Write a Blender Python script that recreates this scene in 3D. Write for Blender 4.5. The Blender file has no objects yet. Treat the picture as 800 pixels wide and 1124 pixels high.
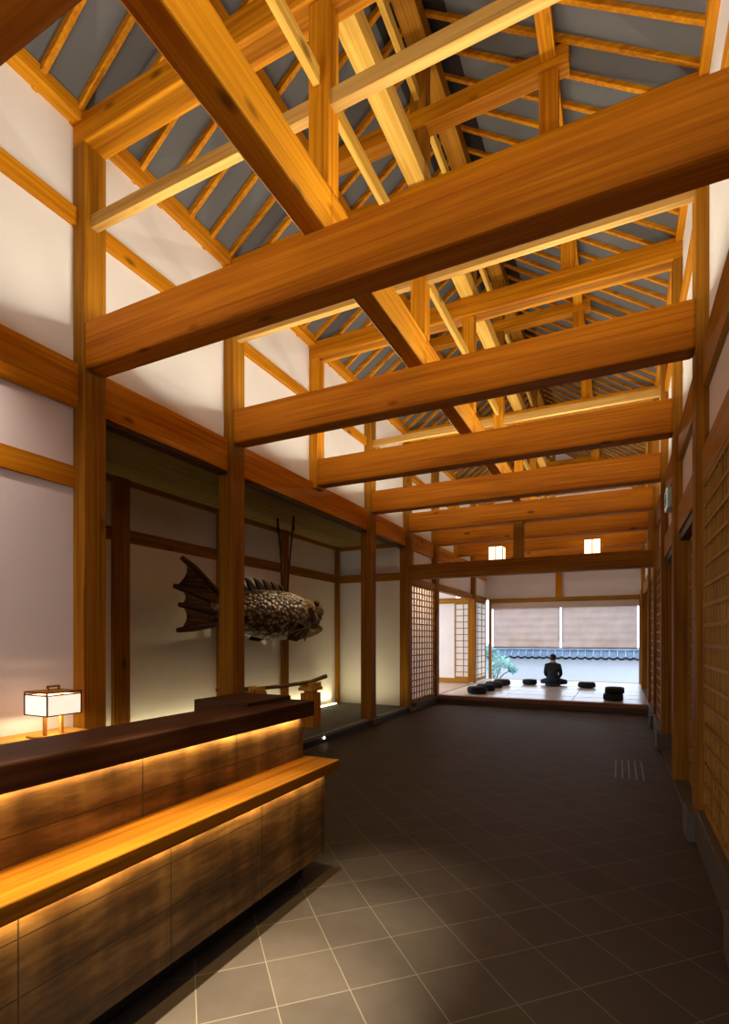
import bpy, bmesh, math, random
from mathutils import Vector, Matrix
random.seed(7)
S = bpy.context.scene
COL = S.collection
PI = math.pi

# ------------------------------------------------------------------ camera, world, light, exposure
F_PX, U0, H0 = 574.0, 400.0, 700.0
YAW = math.atan(280 / F_PX)
cd = bpy.data.cameras.new('camera'); cam = bpy.data.objects.new('camera', cd); COL.objects.link(cam)
cam.location = (0, 0, 1.5); cam.rotation_euler = (PI / 2, 0, YAW)
cd.sensor_fit = 'VERTICAL'; cd.sensor_height = 36.0; cd.lens = F_PX / 1124 * 36
cd.shift_y = (H0 - 562) / 1124; cd.clip_start = 0.02; cd.clip_end = 300
S.camera = cam
S.view_settings.view_transform = 'Standard'; S.view_settings.look = 'None'
S.view_settings.gamma = 1; S.view_settings.use_curve_mapping = False
S.view_settings.exposure = 0.0
S.cycles.use_denoising = True
S.cycles.max_bounces = 9; S.cycles.diffuse_bounces = 7; S.cycles.caustics_reflective = False
S.cycles.caustics_refractive = False; S.cycles.sample_clamp_indirect = 4
w = bpy.data.worlds.new('sky'); S.world = w; w.use_nodes = True
bg = w.node_tree.nodes['Background']; bg.inputs[0].default_value = (0.70, 0.82, 1.0, 1); bg.inputs[1].default_value = 4.6

WARM = (1.0, 0.955, 0.79)
def area(name, loc, sx, sy, watt, col, rot=(0, 0, 0), spread=PI):
    l = bpy.data.lights.new(name, 'AREA'); l.shape = 'RECTANGLE'; l.size = sx; l.size_y = sy
    l.energy = watt; l.color = col; l.spread = spread
    o = bpy.data.objects.new(name, l); COL.objects.link(o); o.location = loc; o.rotation_euler = rot
    return o
def FY(k): return 2.84 + 1.77 * (k - 1)          # centre line of roof frame k along the hall
CX = -1.67                                         # centre of the hall
XL, XR = -3.80, 0.50                               # faces of the columns
# concealed strips on top of the tie beams
for k in range(0, 9):
    for sgn in (-1, 1):
        for xm, ln in ((-2.74, 1.60), (-.58, 1.60)):
            area('tie_beam_uplight', (xm, FY(k) + sgn * .012, 4.014), ln, 0.02, 15 if k < 5 else 7, WARM, (PI + sgn * math.radians(-50), 0, 0))
    # unseen fill strip added on each beam's far edge to brighten the next one
    area('tie_face_fill', (CX, FY(k) + .085, 4.04), 4.1, 0.03, 1.2 if k < 3 else 2.5, WARM, (math.radians(99), 0, 0), math.radians(60))
# unseen fill added to brighten the white wall behind the counter
area('reception_wall_fill', (-3.56, 0.4, 3.60), 0.05, 3.0, 40, (1, .76, .68), (0, math.radians(22), 0), math.radians(120))
# downlight between the first beams, lighting the floor before the counter
def spot(name, loc, aim, watt, col, deg, blend, soft):
    l = bpy.data.lights.new(name, 'SPOT'); l.energy = watt; l.color = col; l.spot_size = math.radians(deg); l.spot_blend = blend; l.shadow_soft_size = soft
    o = bpy.data.objects.new(name, l); COL.objects.link(o); o.location = loc
    o.rotation_euler = (Vector(aim) - Vector(loc)).to_track_quat('-Z', 'Y').to_euler(); return o
for y_, w_ in ((0.9, 1600), (1.5, 1500), (2.1, 700), (2.75, 220)):
    spot('ceiling_downlight', (-1.58, y_, 3.55), (-1.30, y_ + .1, 0), w_, (1, .86, .64), 25, 1.0, 0.02)
spot('wide_floor_fill', (-1.57, 1.2, 3.55), (-1.2, 1.5, 0), 130, (1, .84, .60), 66, 1.0, 0.03)  # unseen soft fill added to spread the floor pool sideways

# ------------------------------------------------------------------ materials
def newmat(name):
    m = bpy.data.materials.new(name); m.use_nodes = True
    nt = m.node_tree
    return m, nt, nt.nodes['Principled BSDF']
def N(nt, t, **kw):
    n = nt.nodes.new(t)
    for k, v in kw.items():
        setattr(n, k, v)
    return n
def M(nt, op, a, b=None, c=None):
    n = nt.nodes.new('ShaderNodeMath'); n.operation = op
    for i, v in enumerate((a, b, c)):
        if v is None: continue
        if isinstance(v, (int, float)): n.inputs[i].default_value = v
        else: nt.links.new(v, n.inputs[i])
    return n.outputs[0]
def ramp(nt, fac, stops):
    r = nt.nodes.new('ShaderNodeValToRGB'); e = r.color_ramp.elements
    while len(e) < len(stops): e.new(0.5)
    for i, (p, c) in enumerate(stops):
        e[i].position = p; e[i].color = (*c, 1)
    nt.links.new(fac, r.inputs[0]); return r.outputs[0]
def mixc(nt, fac, a, b, mode='MIX'):
    n = nt.nodes.new('ShaderNodeMix'); n.data_type = 'RGBA'; n.blend_type = mode
    for i, v in ((0, fac), (6, a), (7, b)):
        if isinstance(v, (int, float)): n.inputs[i].default_value = v
        elif isinstance(v, tuple): n.inputs[i].default_value = (*v, 1)
        else: nt.links.new(v, n.inputs[i])
    return n.outputs[2]
def flat(name, col, rough=0.6, metal=0.0, noise=0.0, scale=6.0):
    m, nt, p = newmat(name)
    p.inputs['Roughness'].default_value = rough; p.inputs['Metallic'].default_value = metal
    if noise:
        tc = N(nt, 'ShaderNodeTexCoord'); nz = N(nt, 'ShaderNodeTexNoise'); nz.inputs['Scale'].default_value = scale
        nz.inputs['Detail'].default_value = 5
        nt.links.new(tc.outputs['Object'], nz.inputs['Vector'])
        a = tuple(c * (1 - noise) for c in col); b = tuple(min(1, c * (1 + noise)) for c in col)
        nt.links.new(ramp(nt, nz.outputs['Fac'], [(0.3, a), (0.7, b)]), p.inputs['Base Color'])
    else:
        p.inputs['Base Color'].default_value = (*col, 1)
    return m
def wood(name, axis, dark, light, rough=0.6, knots=True, spec=0.10):
    m, nt, p = newmat(name)
    p.inputs['Roughness'].default_value = rough; p.inputs['Specular IOR Level'].default_value = spec
    tc = N(nt, 'ShaderNodeTexCoord'); oi = N(nt, 'ShaderNodeObjectInfo')
    off = N(nt, 'ShaderNodeVectorMath', operation='ADD')
    r = M(nt, 'MULTIPLY', oi.outputs['Random'], 37.0)
    nt.links.new(tc.outputs['Object'], off.inputs[0]); nt.links.new(r, off.inputs[1])
    def stretched(a, b):
        mp = N(nt, 'ShaderNodeMapping'); s = [b, b, b]; s[axis] = a
        mp.inputs['Scale'].default_value = s; nt.links.new(off.outputs[0], mp.inputs[0]); return mp.outputs[0]
    n1 = N(nt, 'ShaderNodeTexNoise'); n1.inputs['Scale'].default_value = 1; n1.inputs['Detail'].default_value = 6
    n1.inputs['Distortion'].default_value = 0.6
    nt.links.new(stretched(0.8, 40), n1.inputs['Vector'])
    n2 = N(nt, 'ShaderNodeTexNoise'); n2.inputs['Scale'].default_value = 1; n2.inputs['Detail'].default_value = 2
    nt.links.new(stretched(0.5, 3.5), n2.inputs['Vector'])
    f = M(nt, 'ADD', M(nt, 'MULTIPLY', n1.outputs['Fac'], 0.62), M(nt, 'MULTIPLY', n2.outputs['Fac'], 0.38))
    c = ramp(nt, f, [(0.36, dark), (0.62, light)])
    if knots:
        vo = N(nt, 'ShaderNodeTexVoronoi'); vo.inputs['Scale'].default_value = 1
        nt.links.new(stretched(1.4, 3.2), vo.inputs['Vector'])
        k = ramp(nt, vo.outputs['Distance'], [(0.06, (1, 1, 1)), (0.125, (0, 0, 0))])
        c = mixc(nt, M(nt, 'MULTIPLY', k, 0.75), c, tuple(v * 0.28 for v in dark))
    nt.links.new(c, p.inputs['Base Color'])
    b = N(nt, 'ShaderNodeBump'); b.inputs['Strength'].default_value = 0.08; b.inputs['Distance'].default_value = 0.01
    nt.links.new(n1.outputs['Fac'], b.inputs['Height']); nt.links.new(b.outputs[0], p.inputs['Normal'])
    return m
WD, WL = (0.36, 0.112, 0.002), (0.65, 0.265, 0.008)
TIEW = None
WOOD = [wood('cedar_' + 'xyz'[i], i, WD, WL) for i in range(3)]
COLW = [wood('shaded_cedar_' + 'xyz'[i], i, (0.18, 0.058, 0.002), (0.36, 0.150, 0.008)) for i in range(3)]  # same cedar as the ties, darkened in colour in place of dimmer light
TIEW = [wood('tie_cedar_' + 'xyz'[i], i, (0.27, 0.068, 0.001), (0.50, 0.160, 0.003)) for i in range(3)]
RAILW = [wood('rail_cedar_' + 'xyz'[i], i, (0.36, 0.185, 0.038), (0.58, 0.34, 0.095)) for i in range(3)]
PALE = [wood('pale_cedar_' + 'xyz'[i], i, (0.48, 0.25, 0.030), (0.74, 0.45, 0.090)) for i in range(3)]  # this and the rail copy carry the uplit bleaching in their colour
SMOOTH = [wood('plain_cedar_' + 'xyz'[i], i, (0.25, 0.105, 0.012), (0.43, 0.215, 0.034), knots=False) for i in range(3)]
DARKW = [wood('walnut_' + 'xyz'[i], i, (0.035, 0.012, 0.005), (0.085, 0.032, 0.012), rough=0.38, knots=False) for i in range(3)]
CEILW = wood('ceiling_plank', 1, (0.24, 0.165, 0.045), (0.34, 0.245, 0.08), knots=False)
LEDGE = wood('ledge_walnut', 1, (0.22, 0.068, 0.003), (0.40, 0.150, 0.010), rough=0.35, knots=True)
REDLIP = wood('platform_timber', 0, (0.20, 0.08, 0.035), (0.34, 0.15, 0.065), knots=False)
PLASTER = flat('white_plaster', (0.80, 0.77, 0.74), 0.9, noise=0.025, scale=2.0)
GREY = flat('grey_roof_board', (0.105, 0.105, 0.105), 0.85, noise=0.10, scale=1.2)
STONE = flat('grey_granite', (0.085, 0.066, 0.038), 0.75, noise=0.22, scale=60)
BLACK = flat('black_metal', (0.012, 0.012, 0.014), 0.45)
STEEL = flat('pale_metal_trim', (0.35, 0.35, 0.36), 0.35, 0.8)
IRON = flat('dark_iron', (0.03, 0.025, 0.02), 0.5, 0.3)
def paper():
    m, nt, p = newmat('shoji_paper'); p.inputs['Base Color'].default_value = (.78, .74, .70, 1); p.inputs['Roughness'].default_value = .9
    tr = N(nt, 'ShaderNodeBsdfTranslucent'); tr.inputs[0].default_value = (.85, .80, .74, 1); mx = N(nt, 'ShaderNodeMixShader'); mx.inputs[0].default_value = .5
    nt.links.new(p.outputs[0], mx.inputs[1]); nt.links.new(tr.outputs[0], mx.inputs[2]); nt.links.new(mx.outputs[0], nt.nodes['Material Output'].inputs[0]); return m
PAPER = paper()
TANPAPER = flat('tan_backing', (0.15, 0.072, 0.012), 0.8, noise=0.08, scale=3)
CLOTH = flat('black_cotton', (0.010, 0.012, 0.018), 0.92, noise=0.3, scale=40)
def emit(name, col, strength, base=(0.8, 0.75, 0.68)):
    m, nt, p = newmat(name); p.inputs['Base Color'].default_value = (*base, 1)
    p.inputs['Emission Color'].default_value = (*col, 1); p.inputs['Emission Strength'].default_value = strength
    return m

# ------------------------------------------------------------------ mesh helpers
def nb(): return bmesh.new()
def bx(bm, x0, x1, y0, y1, z0, z1):
    v = [bm.verts.new(p) for p in ((x0, y0, z0), (x1, y0, z0), (x1, y1, z0), (x0, y1, z0), (x0, y0, z1), (x1, y0, z1), (x1, y1, z1), (x0, y1, z1))]
    fs = [bm.faces.new([v[i] for i in q]) for q in ((0, 3, 2, 1), (4, 5, 6, 7), (0, 1, 5, 4), (1, 2, 6, 5), (2, 3, 7, 6), (3, 0, 4, 7))]
    return v, fs
def obj(name, bm, mat, parent=None, bev=0.0, smooth=False, origin='c', seg=2):
    """link a bmesh as one object; its origin sits at the middle of its box ('c'), at the foot ('b') or at the world origin (None)"""
    bmesh.ops.recalc_face_normals(bm, faces=bm.faces[:])
    if bev:
        bmesh.ops.bevel(bm, geom=bm.edges[:], offset=bev, segments=seg, profile=0.5, affect='EDGES', clamp_overlap=True)
    c = Vector((0, 0, 0))
    if origin and len(bm.verts):
        lo = Vector([min(v.co[i] for v in bm.verts) for i in range(3)]); hi = Vector([max(v.co[i] for v in bm.verts) for i in range(3)])
        c = (lo + hi) / 2
        if origin == 'b': c.z = lo.z
        for v in bm.verts: v.co -= c
    me = bpy.data.meshes.new(name); bm.to_mesh(me); bm.free()
    for m in (mat if isinstance(mat, (list, tuple)) else [mat]): me.materials.append(m)
    if smooth:
        for f in me.polygons: f.use_smooth = True
    o = bpy.data.objects.new(name, me); COL.objects.link(o)
    if parent is not None:
        o.parent = parent
        pm = parent.matrix_basis if parent.parent is None else parent.parent.matrix_basis @ parent.matrix_basis
        o.location = pm.inverted() @ c
        if pm.to_euler() != Matrix().to_euler(): o.rotation_euler = pm.inverted().to_euler()
    else:
        o.location = c
    return o
def tag(o, label, cat, group=None):
    o['label'] = label; o['category'] = cat
    if group: o['group'] = group
    return o
def struct(o, label=None):
    o['kind'] = 'structure'
    if label: o['label'] = label
    return o
def thing(name, loc, label, cat, group=None):
    o = bpy.data.objects.new(name, None); o.empty_display_size = 0.1; COL.objects.link(o); o.location = loc
    return tag(o, label, cat, group)
def box(name, b, mat, parent=None, bev=0.0, **kw):
    bm = nb(); bx(bm, *b); return obj(name, bm, mat, parent, bev, **kw)
def sbox(name, b, mat, bev=0.0):
    return struct(box(name, b, mat, None, bev))
def tube(bm, pts, radii, n=10, cap=True):
    rings = []
    for i, p in enumerate(pts):
        p = Vector(p); a = Vector(pts[max(i - 1, 0)]); b = Vector(pts[min(i + 1, len(pts) - 1)])
        t = (b - a).normalized(); u = t.cross(Vector((0, 0, 1)))
        if u.length < 1e-3: u = t.cross(Vector((1, 0, 0)))
        u.normalize(); v = t.cross(u); r = radii[i] if isinstance(radii, (list, tuple)) else radii
        rings.append([bm.verts.new(p + r * (math.cos(2 * PI * j / n) * u + math.sin(2 * PI * j / n) * v)) for j in range(n)])
    for a, b in zip(rings, rings[1:]):
        for j in range(n): bm.faces.new((a[j], a[(j + 1) % n], b[(j + 1) % n], b[j]))
    if cap:
        bm.faces.new(rings[0][::-1]); bm.faces.new(rings[-1])
    return rings
def lathe(bm, prof, n=24, cx=0, cy=0, wob=None):
    rings = []
    for r, z in prof:
        rings.append([bm.verts.new((cx + r * (1 + (wob(j / n) if wob else 0)) * math.cos(2 * PI * j / n), cy + r * (1 + (wob(j / n) if wob else 0)) * math.sin(2 * PI * j / n), z)) for j in range(n)])
    for a, b in zip(rings, rings[1:]):
        for j in range(n): bm.faces.new((a[j], a[(j + 1) % n], b[(j + 1) % n], b[j]))
    bm.faces.new(rings[0][::-1]); bm.faces.new(rings[-1])

ORD = ['zeroth', 'first', 'second', 'third', 'fourth', 'fifth', 'sixth', 'seventh', 'eighth', 'ninth']

# ------------------------------------------------------------------ floors
def floor_material():
    m, nt, p = newmat('diagonal_floor_tile')
    tc = N(nt, 'ShaderNodeTexCoord'); sep = N(nt, 'ShaderNodeSeparateXYZ'); nt.links.new(tc.outputs['Object'], sep.inputs[0])
    x, y = sep.outputs[0], sep.outputs[1]; T = 0.311; q = 1 / math.sqrt(2)
    a = M(nt, 'DIVIDE', M(nt, 'ADD', M(nt, 'MULTIPLY', M(nt, 'ADD', x, y), q), 10 * T - 0.045), T)
    b = M(nt, 'DIVIDE', M(nt, 'ADD', M(nt, 'MULTIPLY', M(nt, 'SUBTRACT', y, x), q), 20 * T - 2.437), T)
    fa, fb = M(nt, 'FRACT', a), M(nt, 'FRACT', b)
    def edge(f): return M(nt, 'MINIMUM', f, M(nt, 'SUBTRACT', 1.0, f))
    e = M(nt, 'MINIMUM', edge(fa), edge(fb)); g = M(nt, 'LESS_THAN', e, 0.008)
    cv = N(nt, 'ShaderNodeCombineXYZ'); nt.links.new(M(nt, 'FLOOR', a), cv.inputs[0]); nt.links.new(M(nt, 'FLOOR', b), cv.inputs[1])
    wn = N(nt, 'ShaderNodeTexWhiteNoise'); nt.links.new(cv.outputs[0], wn.inputs['Vector'])
    nz = N(nt, 'ShaderNodeTexNoise'); nz.inputs['Scale'].default_value = 9; nz.inputs['Detail'].default_value = 6
    nt.links.new(tc.outputs['Object'], nz.inputs['Vector'])
    f = M(nt, 'ADD', M(nt, 'MULTIPLY', wn.outputs['Value'], 0.35), M(nt, 'MULTIPLY', nz.outputs['Fac'], 0.65))
    c = ramp(nt, f, [(0.2, (0.058, 0.045, 0.033)), (0.8, (0.082, 0.064, 0.047))])
    nt.links.new(mixc(nt, g, c, (0.17, 0.138, 0.10)), p.inputs['Base Color'])
    p.inputs['Roughness'].default_value = 0.62; p.inputs['Specular IOR Level'].default_value = 0.22
    bp = N(nt, 'ShaderNodeBump'); bp.inputs['Strength'].default_value = 0.25; bp.inputs['Distance'].default_value = 0.003
    nt.links.new(M(nt, 'SUBTRACT', 1.0, g), bp.inputs['Height']); nt.links.new(bp.outputs[0], p.inputs['Normal'])
    return m
bm = nb(); bx(bm, -4.05, 0.8, -3.2, 11.75, -0.2, 0.0)
struct(obj('floor', bm, floor_material(), origin=None))
SLATE = flat('alcove_slate', (0.085, 0.085, 0.07), 0.7, noise=0.12, scale=5)
sbox('floor_alcove', (-5.6, -3.83, 2.9, 9.9, -0.2, 0.12), SLATE)
sbox('floor_annex', (-6.6, -3.9, 9.9, 17.0, -0.2, 0.155), flat('annex_boards', (0.55, 0.40, 0.30), 0.5, noise=0.1))
# alcove step: dark riser slot with a pale metal edge, between the column stones
for i, (a, b) in enumerate(((2.98, 7.93), (8.36, 9.72))):
    sbox('trim_alcove_step_' + str(i + 1), (-3.83, -3.795, a, b, 0.0, 0.085), BLACK)
    sbox('trim_alcove_edge_' + str(i + 1), (-3.86, -3.785, a, b, 0.085, 0.125), flat('step_edge_stone', (0.16, 0.155, 0.14), 0.5))
# raised room
sbox('floor_platform', (-4.0, 0.75, 11.62, 17.3, -0.2, 0.150), flat('platform_base', (0.2, 0.12, 0.07), 0.7))
sbox('trim_platform_riser', (-3.76, 0.56, 11.60, 11.66, 0.0, 0.10), flat('riser_timber', (0.11, 0.05, 0.028), 0.6), 0.0)
sbox('trim_platform_lip', (-3.80, 0.56, 11.54, 11.72, 0.10, 0.182), REDLIP, 0.008)

# ------------------------------------------------------------------ walls
ROOFK = 0.70
def rz(x): return 5.69 + ROOFK * (min(x - (-3.78), 0.48 - x))      # underside of the rafters
sbox('wall_left_lower', (-4.06, -3.93, -3.2, 2.80, 0, 3.40), PLASTER)
sbox('wall_left_upper', (-4.06, -3.93, -3.2, 17.1, 3.36, 5.72), PLASTER)
sbox('wall_left_transom', (-4.02, -3.92, 9.9, 17.0, 2.74, 3.40), PLASTER)
sbox('wall_right_upper', (0.585, 0.72, -3.2, 17.1, 2.62, 5.72), PLASTER)
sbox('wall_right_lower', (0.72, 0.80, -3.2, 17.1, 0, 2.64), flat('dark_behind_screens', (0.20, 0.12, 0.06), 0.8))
# end wall above the window and gable
bm = nb()
prof = [(-4.06, 2.72), (0.72, 2.72), (0.72, 5.7), (CX, 7.3), (-4.06, 5.7)]
fr = [bm.verts.new((x, 16.98, z)) for x, z in prof]; bk = [bm.verts.new((x, 17.10, z)) for x, z in prof]
bm.faces.new(fr); bm.faces.new(bk[::-1])
for i in range(5): bm.faces.new((fr[i], fr[(i + 1) % 5], bk[(i + 1) % 5], bk[i]))
struct(obj('wall_end', bm, PLASTER))
# entrance end wall behind the viewpoint, with a wide opening
bm = nb()
bx(bm, -4.06, -2.9, -3.25, -3.12, 0, 5.7); bx(bm, 0.2, 0.8, -3.25, -3.12, 0, 5.7); bx(bm, -2.9, 0.2, -3.25, -3.12, 2.5, 5.7)
for s0, s1 in (((-4.06), CX), (CX, 0.8)):
    pass
v = [bm.verts.new((x, -3.2, z)) for x, z in ((-4.06, 5.7), (0.8, 5.7), (CX, 7.3))]; bm.faces.new(v)
struct(obj('wall_entrance', bm, PLASTER))
# alcove shell
ALCP = flat('alcove_plaster', (0.80, 0.76, 0.68), 0.9, noise=0.02, scale=3)
sbox('wall_alcove_back', (-5.55, -5.42, 2.8, 9.95, 0, 3.6), ALCP)
sbox('wall_alcove_far', (-5.5, -3.98, 9.84, 9.95, 0, 3.6), ALCP)
sbox('wall_alcove_near', (-5.5, -3.98, 2.80, 2.90, 0, 3.6), ALCP)
CB = nb()
for i in range(9):
    bx(CB, -5.45 + i * 0.172, -5.45 + (i + 1) * 0.172 - 0.006, 2.85, 9.9, 3.42, 3.46)
struct(obj('ceiling_alcove', CB, CEILW))
sbox('ceiling_alcove_backing', (-5.5, -3.9, 2.85, 9.9, 3.455, 3.5), flat('ceiling_gap', (0.1, 0.07, 0.03), 0.9))
sbox('trim_alcove_cornice', (-5.43, -5.38, 2.9, 9.84, 3.34, 3.42), SMOOTH[1])
sbox('trim_alcove_cornice_far', (-5.43, -3.98, 9.79, 9.84, 3.34, 3.42), SMOOTH[0])
sbox('trim_alcove_rail', (-5.43, -5.395, 2.9, 9.84, 2.66, 2.82), COLW[1], 0.004)
sbox('trim_alcove_rail_far', (-5.43, -3.98, 9.80, 9.845, 2.66, 2.82), COLW[0], 0.004)
# annex beside the raised room
sbox('wall_annex_back', (-6.6, -4.42, 15.20, 15.3, 0.1, 3.4), PLASTER)
sbox('wall_annex_side', (-6.7, -6.6, 9.9, 11.6, 0, 3.4), PLASTER)
sbox('wall_annex_near', (-6.6, -5.55, 9.85, 9.95, 0, 3.4), PLASTER)
sbox('ceiling_annex', (-6.7, -4.02, 9.9, 15.3, 3.0, 3.1), PLASTER)
sbox('trim_annex_lintel', (-6.6, -3.98, 15.13, 15.22, 2.52, 2.68), SMOOTH[0], 0.004)
sbox('baseboard_annex', (-6.6, -3.98, 15.14, 15.22, 0.155, 0.30), SMOOTH[0], 0.004)
_al = bpy.data.lights.new('annex_ceiling_lamp', 'POINT'); _al.energy = 110; _al.color = (1, .84, .66); _al.shadow_soft_size = .12
_ao = bpy.data.objects.new('annex_ceiling_lamp', _al); COL.objects.link(_ao); _ao.location = (-4.75, 10.85, 2.55)
sbox('wall_annex_outer', (-4.02, -3.97, 15.3, 17.0, 2.6, 3.0), PLASTER)

# ------------------------------------------------------------------ roof boards (one each side), black strips in place of the dark ridge gap
def slope(name, x0, x1):
    bm = nb(); z0, z1 = rz(-3.78) + 0.072, rz(CX) + 0.072
    xe, sg = (x0, -1) if x0 < CX else (x1, 1)
    pts = [(CX, z1), (xe, z1 - ROOFK * abs(xe - CX))]
    a = [bm.verts.new((pts[0][0], y, pts[0][1] + dz)) for dz in (0, 0.06) for y in (-3.4, 17.6)]
    b = [bm.verts.new((pts[1][0], y, pts[1][1] + dz)) for dz in (0, 0.06) for y in (-3.4, 17.6)]
    for q in ((a[0], a[1], b[1], b[0]), (a[2], b[2], b[3], a[3]), (a[0], b[0], b[2], a[2]), (a[1], a[3], b[3], b[1]), (b[0], b[1], b[3], b[2]), (a[0], a[2], a[3], a[1])):
        bm.faces.new(q)
    return struct(obj(name, bm, GREY))
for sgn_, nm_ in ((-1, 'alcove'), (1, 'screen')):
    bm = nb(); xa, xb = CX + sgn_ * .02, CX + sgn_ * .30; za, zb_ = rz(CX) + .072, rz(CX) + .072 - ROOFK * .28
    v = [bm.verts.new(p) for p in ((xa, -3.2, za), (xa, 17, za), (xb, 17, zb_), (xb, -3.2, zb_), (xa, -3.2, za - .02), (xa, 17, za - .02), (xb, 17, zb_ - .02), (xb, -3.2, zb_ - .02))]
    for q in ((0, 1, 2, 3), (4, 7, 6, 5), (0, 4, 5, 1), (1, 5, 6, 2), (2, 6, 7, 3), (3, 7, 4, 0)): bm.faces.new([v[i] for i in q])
    struct(obj('trim_ridge_dark_gap_' + nm_, bm, BLACK))  # black strip painted in for the dark void beside the ridge
slope('ceiling_slope_alcove_side', -4.5, CX); slope('ceiling_slope_screen_side', CX, 1.2)

# ------------------------------------------------------------------ timber frame
def beam(name, b, mats, label, cat='beam', group=None, bev=0.01):
    d = (b[1] - b[0], b[3] - b[2], b[5] - b[4]); ax = d.index(max(d))
    return tag(box(name, b, mats[ax], None, bev), label, cat, group)
# columns, alcove side
colL = {1: 'full-height cedar column between the lamp wall and the alcove', 2: 'freestanding cedar column standing before the tail of the carved fish',
        4: 'freestanding cedar column on a flush stone at the alcove step', 5: 'cedar column at the end of the alcove beside the pale lattice screen',
        6: 'cedar column at the platform corner beyond the pale lattice screen', 8: 'cedar column inside the tatami room beside the shoji screens'}
for k, lb in colL.items():
    y = FY(k)
    zb = {1: 0, 2: 0.12, 4: 0.115, 5: 0.09, 6: 0.15, 8: 0.18}[k]
    beam('cedar_column', (-4.0, XL, y - .1, y + .1, zb, 5.43), COLW, lb, 'column', bev=0.008)
for k in (3, 7, 9):
    y = FY(k)
    beam('wall_post', (-3.98, XL, y - .1 if k == 3 else y - .06, y + (.1 if k == 3 else .06), 3.60, 5.43), WOOD, 'short cedar post on the alcove-side girt carrying the %s tie beam' % ORD[k], 'post', bev=0.006)
# columns, screen side
colR = {1: 'cedar column of the lattice wall under the first tie beam', 2: 'cedar column on a stone plinth between the big lattice screen and the doors',
        3: 'cedar column between the two sliding doors', 4: 'dark cedar column on a stone plinth after the sliding doors',
        5: 'cedar column of the lattice wall at the timber header', 6: 'cedar column of the lattice wall at the platform edge',
        8: 'dark cedar column beside the garden window', }
for k, lb in colR.items():
    y = FY(k); zb = {1: .22, 2: .22, 3: 0.0, 4: .22, 5: .22, 6: .22, 8: .18}[k]
    beam('cedar_column', (XR, 0.70, y - .1, y + .1, zb, 5.43), COLW, lb, 'column', bev=0.008)
for k in (7, 9):
    beam('wall_post', (XR + .02, 0.62, FY(k) - .06, FY(k) + .06, 3.64, 5.43), WOOD, 'short cedar post on the screen-side girt carrying the %s tie beam' % ORD[k], 'post', bev=0.006)
# tie beams
tl = {0: 'dark underside of the tie beam overhead, before the first lit one', 1: 'massive lit tie beam over the counter, first and largest of the row'}
for k in range(0, 9):
    y = FY(k)
    lb = tl.get(k, 'thick cedar tie beam across the hall, %s of the row from the counter' % ORD[k])
    beam('tie_beam', (XL - .004, XR + .004, y - .097, y + .097, 3.63, 4.0), TIEW, lb, 'beam', 'tie beams across the hall', 0.022)
# upper tie beams
for k in range(0, 9):
    y = FY(k)
    beam('upper_tie_beam', (-3.95, 0.66, y - .1, y + .1, 5.43, 5.655), WOOD, 'upper cedar tie beam under the rafters, above the %s tie beam' % (ORD[k] if k else 'dark overhead'), 'beam', 'upper tie beams', 0.012)
# cross rails (nuki), king posts, collars, queen posts
for k in range(0, 9):
    y = FY(k); nm = ORD[k] if k else 'dark overhead'
    beam('cross_rail', (XL - .02, XR + .04, y - .04, y + .025, 4.78, 4.885), RAILW, 'slim pale cross rail above the %s tie beam' % nm, 'rail', 'cross rails', 0.004)
    beam('king_post', (CX - .07, CX + .07, y - .07, y + .07, 4.285, 5.43), WOOD, 'short king post standing over the %s tie beam' % nm, 'post', 'king posts', 0.006)
    beam('ridge_post', (CX - .075, CX + .075, y - .075, y + .075, 5.84, 6.95), COLW, 'post up to the ridge in line with the %s tie beam' % nm, 'post', 'ridge posts', 0.006)  # darkened cedar puts the ridge shade into the colour, ridge beam too
    if k:
        beam('collar_beam', (CX - 1.30, CX + 1.30, y - .09, y + .06, 6.185, 6.335), WOOD, 'collar beam between the roof slopes above the %s tie beam' % nm, 'beam', 'collar beams', 0.006)
    for s, nn in ((-1, 'alcove'), (1, 'screen')):
        beam('queen_post', (CX + s * 1.14 - .075, CX + s * 1.14 + .075, y - .06, y + .05, 5.655, 6.25), WOOD, 'short purlin post on the %s side above the %s tie beam' % (nn, nm), 'post', 'purlin posts', 0.005)
# lengthwise members, one length per bay
for k in range(0, 8):
    y0, y1 = FY(k), FY(k + 1); nm = 'between the %s and %s tie beams' % (ORD[k] if k else 'dark overhead', ORD[k + 1])
    beam('centre_beam', (-1.77, -1.61, y0 + (0 if k else -1.2), y1, 4.0, 4.285), WOOD, 'lengthwise centre beam lying on the tie beams, %s' % nm, 'beam', 'lower centre beams', 0.012)
    beam('upper_centre_beam', (-1.75, -1.59, y0, y1, 5.655, 5.84), PALE, 'lengthwise beam on the upper ties, %s' % nm, 'beam', 'upper centre beams', 0.008)
    beam('centre_rail', (-1.70, -1.655, y0 + .07, y1 - .07, 4.90, 5.01), PALE, 'slim lengthwise rail through the king posts, %s' % nm, 'rail', 'centre rails', 0.004)
    beam('ridge_rail', (-1.70, -1.65, y0 + .075, y1 - .075, 6.44, 6.55), PALE, 'slim lengthwise rail below the ridge, %s' % nm, 'rail', 'ridge rails', 0.004)
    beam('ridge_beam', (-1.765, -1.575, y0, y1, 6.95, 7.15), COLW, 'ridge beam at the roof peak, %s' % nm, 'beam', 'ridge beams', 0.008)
    for s, nn in ((-1, 'alcove'), (1, 'screen')):
        beam('purlin', (CX + s * 1.14 - .06, CX + s * 1.14 + .06, y0, y1, 6.25, 6.385), WOOD, 'purlin under the %s-side rafters, %s' % (nn, nm), 'beam', 'purlins', 0.005)
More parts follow.
